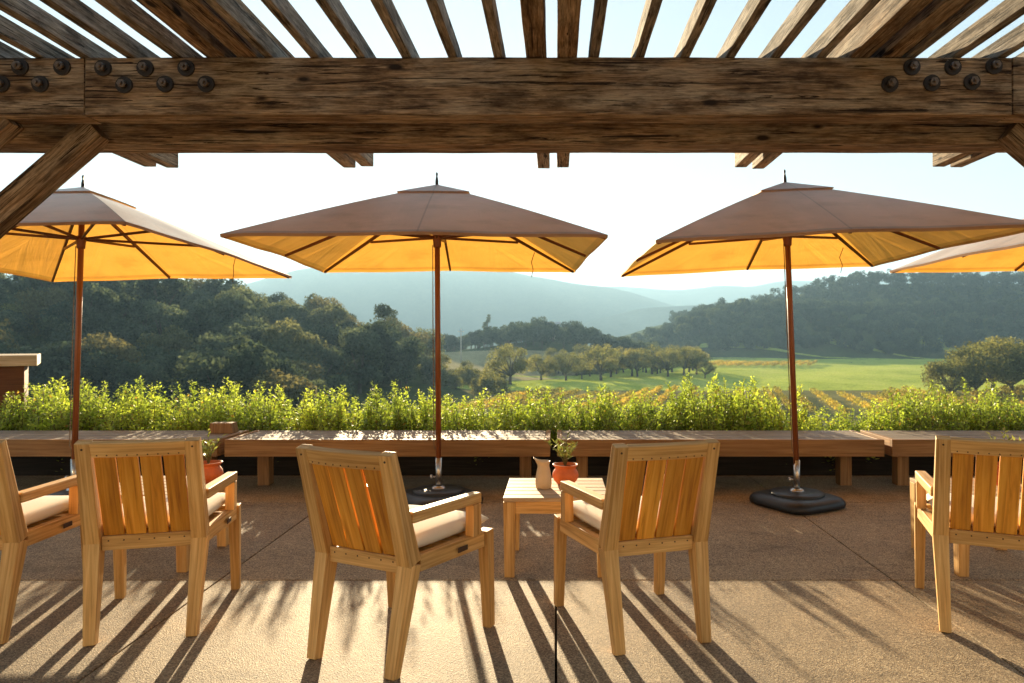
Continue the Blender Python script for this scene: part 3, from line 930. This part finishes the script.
for i, (x, y, s, rz, lab) in enumerate([(.056, 4.24, 1.12, 0, 'small green plant in a round terracotta pot beside the pitcher'),
                                        (-2.09, 4.29, 1.15, 2.1, 'potted green plant peeking out behind the second chair from the left'),
                                        (2.64, 4.20, 1.2, 4.0, 'potted plant whose leaf tips show above the chair at far right')]):
    o = pp if i == 0 else copy_tree(pp)
    o.location = (x, y, ZT); o.scale = (s, s, s); o.rotation_euler = (0, 0, rz)
    tag(o, lab, 'potted plant', 'potted plants on the side tables')

pt = empty('pitcher', (-.072, 4.12, ZT), R(185))
m = MB().lathe([(0, 0), (.040, 0), (.045, .004), (.0475, .03), (.046, .06), (.040, .095), (.034, .122), (.033, .135), (.037, .152), (.0385, .156), (.0355, .156), (.031, .136), (.032, .12), (.038, .09), (.042, .05), (.04, .012), (0, .010)], seg=36)
for v in m.bm.verts:
    if v.co.z > .128 and v.co.x > .012:
        k = (v.co.z - .128) / .028
        v.co.x += .018 * k * max(0, v.co.x / .037) ** 3; v.co.z += .010 * k * max(0, v.co.x / .04) ** 2
m.build('body', CERAMIC, pt)
tag(pt, 'tan stoneware pitcher with a small spout on the middle table', 'pitcher')

# ------------------------------------------------------------------ umbrellas
W2, EZ, PZ = 1.20, 1.945, 2.53
def make_umbrella():
    r = empty('parasol')
    def sq(a):
        n = 5.0
        return 1.0 / (abs(math.cos(a)) ** n + abs(math.sin(a)) ** n) ** (1 / n)
    b = MB().lathe([(0, 0), (.268, 0), (.287, .012), (.292, .03), (.284, .055), (.266, .074), (.235, .085), (.228, .086), (0, .086)], seg=64, shape=sq)
    base = b.build('base', BLACK, r)
    MB().lathe([(.205, .0865), (.205, .098), (.194, .106), (.12, .112), (0, .113)], seg=48).build('weight_plate', BLACK, base)
    s = MB().tube([(0, 0, .105), (0, 0, .35)], .024, 16)
    s.lathe([(.055, .112), (.05, .125), (.026, .132)], seg=20)
    sl = s.build('steel_sleeve', STEEL, r)
    MB().tube([(-.024, 0, .20), (-.05, 0, .20)], .006, 8).tube([(-.05, 0, .20), (-.066, 0, .20)], .017, 12).build('knob', STEEL, sl)
    # everything above the sleeve leans with the pole
    MB().tube([(0, 0, .28), (0, 0, 2.48)], .0215, 16).build('pole', POLE, r)
    MB().lathe([(0, 2.615), (.006, 2.61), (.009, 2.597), (.005, 2.58), (.009, 2.565), (.012, 2.545), (.013, 2.46), (0, 2.46)], seg=12).build('finial', IRON, r)
    # canopy
    k = 24; mb = MB(); bm = mb.bm
    def cz(u, v):       # height of the canvas at (u,v) in -1..1
        rr = max(abs(u), abs(v)); mn = min(abs(u), abs(v)) / (rr + 1e-6)
        z = PZ - .02 - (PZ - .02 - EZ - .02) * rr
        z -= .018 * rr * mn ** 3            # corners drop a little
        z -= .008 * rr * math.sin(math.pi * mn) ** 2 * (.3 + rr)   # sag between ribs
        z += .012 * math.sin(math.pi * rr)
        return z
    def flap(scale, lift, rmin, name, parent):
        m_ = MB(); q = m_.bm; uvl = m_.uv
        nr, nt_ = 16, 8
        dirs = []
        for a in range(8):
            c_, s2 = math.cos(a * math.pi / 4), math.sin(a * math.pi / 4)
            L = 1 / max(abs(c_), abs(s2)); dirs.append(Vector((c_ * L, s2 * L)))
        def pos(r_, a, t):
            e = dirs[a].lerp(dirs[(a + 1) % 8], t) * r_ * scale
            wr = .0035 * noise.noise(Vector((e.x * 2.3, e.y * 2.3, lift * 50 + 4))) * r_ + .001 * math.sin(t * math.pi * 5 + a) * math.sin(math.pi * t) * r_ ** 3
            return Vector((e.x * W2, e.y * W2, cz(e.x, e.y) + lift * (1 if lift < .01 else (.4 + .6 * r_)) + wr))
        apex = q.verts.new(pos(0, 0, 0))
        rows = [[q.verts.new(pos((k + 1) / nr, a, t / nt_)) for a in range(8) for t in range(nt_)] for k in range(nr)]
        N = 8 * nt_
        def du(k, c, end):       # distance to the nearest seam
            t = (c % nt_ + (1 if end else 0)) / nt_
            return min(t, 1 - t) * W2 * scale * (k + 1) / nr
        for c in range(N):
            f = q.faces.new((apex, rows[0][c], rows[0][(c + 1) % N])); f.smooth = True
            for lp, v in zip(f.loops, ((0, 0), (du(0, c, 0), 1 / nr), (du(0, c, 1), 1 / nr))): lp[uvl].uv = v
            for k in range(nr - 1):
                f = q.faces.new((rows[k][c], rows[k + 1][c], rows[k + 1][(c + 1) % N], rows[k][(c + 1) % N])); f.smooth = True
                for lp, v in zip(f.loops, ((du(k, c, 0), (k + 1) / nr), (du(k + 1, c, 0), (k + 2) / nr), (du(k + 1, c, 1), (k + 2) / nr), (du(k, c, 1), (k + 1) / nr))): lp[uvl].uv = v
        rim = rows[-1]
        low = [q.verts.new(v.co + Vector((-v.co.x * .002, -v.co.y * .002, -.020 if lift < .01 else -.010))) for v in rim]
        for a in range(N):
            b2 = (a + 1) % N
            f = q.faces.new((rim[a], low[a], low[b2], rim[b2]))
            for lp in f.loops: lp[uvl].uv = (.3, 1.0)
        for a in range(8):
            for k in range(nr - 1):
                ed = q.edges.get((rows[k][a * nt_], rows[k + 1][a * nt_]))
                if ed and a % 2: ed.smooth = False
        return m_.build(name, CANVAS, parent)
    can = flap(1.0, 0.0, 0, 'canopy', r)
    flap(.225, .016, 0, 'vent_cap', can)
    mb.bm.free()
    hubz = 2.42
    MB().lathe([(.02, -.05), (.05, -.045), (.055, 0), (.05, .03), (.02, .035)], center=(0, 0, hubz), seg=16).build('hub', POLE, r)
    rz_ = 2.085
    run = MB().lathe([(.022, -.07), (.030, -.065), (.033, -.02), (.038, 0), (.038, .03), (.022, .035)], center=(0, 0, rz_), seg=16).build('runner', POLE, r)
    for i in range(8):
        a = i * math.pi / 4
        cx, cy = math.cos(a), math.sin(a)
        L = 1.0 / max(abs(cx), abs(cy))
        e = Vector((cx * L * W2 * .985, cy * L * W2 * .985, cz(cx * L * .985, cy * L * .985) - .024))
        h0 = Vector((cx * .05, cy * .05, hubz + .005))
        f = MB(); f.beam(h0, e, .022, .028, .018, .02, bevel=.003); rb = f.build('rib', RIB, r)
        md = h0.lerp(e, .53) - Vector((0, 0, .02))
        f = MB(); f.beam((cx * .03, cy * .03, rz_ + .01), md, .016, .02, bevel=.002); f.build('strut', RIB, rb)
    # pulley cord beside the pole
    MB().tube([(-.034, -.012, rz_ - .05), (-.036, -.014, 1.4), (-.034, -.012, .45), (-.028, 0, .42)], .0035, 6).build('cord', ROPE, r)
    # loose tie hanging at a back corner
    MB().tube([(.80, .9, cz(.66, .75) - .01), (.77, .92, cz(.66, .75) - .10), (.785, .9, cz(.66, .75) - .17), (.77, .91, cz(.66, .75) - .24)], .0035, 6).build('tie', ROPE, r)
    return r
um = make_umbrella()
umb = [(-3.785, 5.6, -3.5, -3.2, -.4, 'brown canvas parasol at left with its sunlit right side in view'),
       (-.93, 5.65, 3.5, 0, -.35, 'brown canvas parasol in the centre between the two turned chairs'),
       (1.874, 5.55, 0, 0, -2.3, 'brown canvas parasol at right with its black base in full view'),
       (4.42, 5.68, 0, 0, 0, 'brown canvas parasol of which only one corner shows at the right edge')]
for i, (x, y, rz, tx, ty, lab) in enumerate(umb):
    o = um if i == 0 else copy_tree(um)
    o.location = (x, y, 0)
    # base stays flat on the floor; the pole and canopy lean in the socket
    rot = Matrix.Rotation(R(tx), 4, 'X') @ Matrix.Rotation(R(ty), 4, 'Y')
    o.rotation_euler = (0, 0, R(rz))
    L4 = Matrix.Rotation(R(-rz), 4, 'Z') @ rot @ Matrix.Rotation(R(rz), 4, 'Z')
    for c in o.children:
        nm = c.name.split('.')[0]
        if nm == 'base': c.rotation_euler = (0, 0, R((20, 35, 28, 10)[i]))
        elif nm != 'steel_sleeve':
            c.matrix_local = Matrix.Translation((0, 0, .25)) @ L4 @ Matrix.Translation((0, 0, -.25))
    tag(o, lab, 'parasol', 'canvas parasols along the benches')

# ------------------------------------------------------------------ building behind the terrace
STUCCO = plain('stucco', (.66, .62, .56), .9, nscale=6, var=.08, bumps=.3)
GLASS = plain('dark_glazing', (.03, .035, .04), .06, spec=.6, nscale=1, var=.05, bumps=0)
bd = empty('terrace_building', (0, -4.1, 0))
wl = MB()
opn = [(-6.2, -3.9), (-1.7, 1.7), (3.9, 6.2)]
xs0 = -9.0
for a, b in opn + [(9.0, 9.0)]:
    wl.box(xs0, a, -.3, 0, 0, 3.9, bevel=.004); xs0 = b
for a, b in opn: wl.box(a + .002, b - .002, -.298, -.002, 2.3, 3.898, bevel=0)
wl.build('wall', STUCCO, bd)
for a, b in opn:
    n = max(2, round((b - a) / 1.1)); fr = MB(); pn = MB()
    for k in range(n + 1):
        x = a + .04 + (b - a - .08) * k / n; fr.box(x - .035, x + .035, -.2, -.13, .0, 2.298, axis='z')
    fr.box(a + .01, b - .01, -.21, -.12, 2.21, 2.29)
    f = fr.build('door_frame', BENCH, bd)
    pn.box(a + .03, b - .03, -.175, -.165, .02, 2.25, bevel=0); pn.build('glazing', GLASS, f)
MB().box(-9.4, 9.4, -1.2, .9, 3.905, 4.12, bevel=.01).build('roof', BENCH, bd)
tag(bd, 'pale stucco building with glazed doors closing the terrace opposite the view', 'building')
# ------------------------------------------------------------------ pergola
pg = empty('pergola', (0, 3.8, 0))
off = Vector((0, -3.8, 0))
def pb(name, mats, mb, parent=pg):
    for v in mb.bm.verts: v.co += off
    return mb.build(name, mats, parent)
segs = [(-6.5, -2.322), (-2.318, 2.243), (2.247, 6.5)]
bolts = {0: [(20, 67), (62, 67), (1, 84), (40, 84)], 1: [(103, 68), (145, 68), (186, 68), (124, 85), (165, 84), (206, 84), (912, 67), (953, 67), (994, 66), (890, 84), (932, 83), (972, 82)], 2: []}
for i, (a, b) in enumerate(segs):
    m = MB().beam((a, 3.58, 2.539 + .003 * (i - 1)), (b, 3.58, 2.539 + .003 * (i - 1)), .15, .285, bevel=.010, warp=.003)
    bo = pb('beam', OLD, m)
    for px, py in bolts[i]:
        x, z = (px - 556) / 713 * 3.5, 1.3 + (338 - py) / 713 * 3.5
        q = MB()
        q.tube([(x, 3.515, z), (x, 3.494, z)], [.042, .040], 20)
        q.tube([(x, 3.494, z), (x, 3.470, z)], [.021, .020], 6, mat=1)
        q.tube([(x, 3.470, z), (x, 3.458, z)], [.010, .009], 10, mat=1)
        pb('bolt', [IRON, NUT], q, bo)
m = MB().beam((-6.5, 3.758, 2.60), (6.5, 3.758, 2.60), .168, .29, bevel=.006, warp=.003); pb('beam', OLD, m)
m = MB().beam((-6.5, 3.968, 2.497), (6.5, 3.968, 2.497), .20, .29, bevel=.010, warp=.003); pb('beam', OLD, m)
# rafters in pairs
ZB = 2.684
for c in (-4.78, -3.2, -1.6, -.022, 1.575, 3.17, 4.76):
    for s in (-1, 1):
        x = c + s * .078
        m = MB().beam((x, -3.9, ZB + .10), (x, 5.8 + random.uniform(-.05, .05), ZB + .10), .098, .20, bevel=.006, warp=.003)
        pb('rafter', OLD, m)
xs_ = []
x = .19
while x < 6: xs_.append(x); x += .2235
x = -.285
while x > -6: xs_.append(x); x -= .2265
for x in xs_:
    if min(abs(x - c) for c in (-4.78, -3.2, -1.6, -.022, 1.575, 3.17, 4.76)) < .165: continue
    m = MB().beam((x, -3.9, ZB + .044), (x, 4.07 + random.uniform(-.02, .02), ZB + .044), .048 + random.uniform(-.005, .005), .088, bevel=.004, warp=.003)
    pb('slat', OLD_GREY, m)
for s, px_ in ((-1, -3.42), (1, 3.30)):
    m = MB().beam((px_, 3.80, 0), (px_, 3.80, 2.40), .2, .2, up=(0, 1, 0), bevel=.01, warp=.003); pb('post', OLD, m)
    for yy, e in ((3.84, -2.50 if s < 0 else 2.47), (3.60, -2.80 if s < 0 else 2.80)):
        m = MB().beam((e - s * .04, yy, 2.42), (e + s * .86, yy, 1.64), .13, .105, up=(0, 1, 0), bevel=.006, warp=.003); pb('brace', OLD, m)
tag(pg, 'weathered timber pergola with bolted beam and slats overhead', 'pergola')

# ------------------------------------------------------------------ air
hzb = MB(); hzb.box(-3650, 3650, -3600, 3650, -14, 330, bevel=0)
m, nt, out = new_mat('haze_air')
pv = nt.nodes.new('ShaderNodeVolumePrincipled')
pv.inputs['Color'].default_value = (.42, .70, 1.0, 1)
pv.inputs['Density'].default_value = 2.7e-4
pv.inputs['Anisotropy'].default_value = .28
nt.links.new(pv.outputs[0], out.inputs['Volume'])
h_ = hzb.build('haze', m); h_['kind'] = 'stuff'; h_['label'] = 'pale bluish haze lying over the valley'

# ------------------------------------------------------------------ light
EL, AZ = R(11.0), R(-12.5)
S = Vector((math.sin(AZ) * math.cos(EL), math.cos(AZ) * math.cos(EL), math.sin(EL)))
sun = bpy.data.lights.new('sun', 'SUN'); sun.energy = 5.0; sun.angle = R(.5); sun.color = (1.0, .79, .49)
so_ = link(bpy.data.objects.new('sun', sun)); so_.rotation_euler = S.to_track_quat('Z', 'Y').to_euler()
w = bpy.data.worlds.new('World'); scene.world = w; w.use_nodes = True
nt = w.node_tree
bg = nt.nodes.get('Background') or nt.nodes.new('ShaderNodeBackground')
sky = nt.nodes.new('ShaderNodeTexSky'); sky.sky_type = 'NISHITA'; sky.sun_disc = False
sky.sun_elevation = EL; sky.sun_rotation = AZ; sky.air_density = 1.0; sky.dust_density = 0.25; sky.ozone_density = 1.0
k1 = nt.nodes.new('ShaderNodeVectorMath'); k1.operation = 'MULTIPLY_ADD'; k1.inputs[1].default_value = (.62,) * 3; k1.inputs[2].default_value = (1, 1, 1)
nt.links.new(sky.outputs[0], k1.inputs[0])
k2 = nt.nodes.new('ShaderNodeVectorMath'); k2.operation = 'DIVIDE'
nt.links.new(sky.outputs[0], k2.inputs[0]); nt.links.new(k1.outputs[0], k2.inputs[1])
k3 = nt.nodes.new('ShaderNodeVectorMath'); k3.operation = 'MULTIPLY'; k3.inputs[1].default_value = (.94, .99, 1.05)
nt.links.new(k2.outputs[0], k3.inputs[0]); nt.links.new(k3.outputs[0], bg.inputs[0]); bg.inputs[1].default_value = .15
# ------------------------------------------------------------------ camera
cam = bpy.data.cameras.new('camera'); cam.sensor_width = 36; cam.lens = 713 / 1024 * 36
cam.shift_x = -44 / 1024; cam.shift_y = -3.5 / 1024
cam.clip_end = 20000
cam.dof.use_dof = True; cam.dof.focus_distance = 3.9; cam.dof.aperture_fstop = 4.0
co = link(bpy.data.objects.new('camera', cam)); co.location = (0, 0, 1.3); co.rotation_euler = (math.pi / 2, 0, 0)
scene.camera = co
scene.view_settings.view_transform = 'Standard'; scene.view_settings.look = 'None'
scene.view_settings.exposure = 2.22; scene.view_settings.gamma = 1.0
scene.cycles.use_denoising = True
scene.cycles.max_bounces = 8; scene.cycles.diffuse_bounces = 4; scene.cycles.transmission_bounces = 4
scene.cycles.volume_bounces = 0; scene.cycles.sample_clamp_indirect = 8
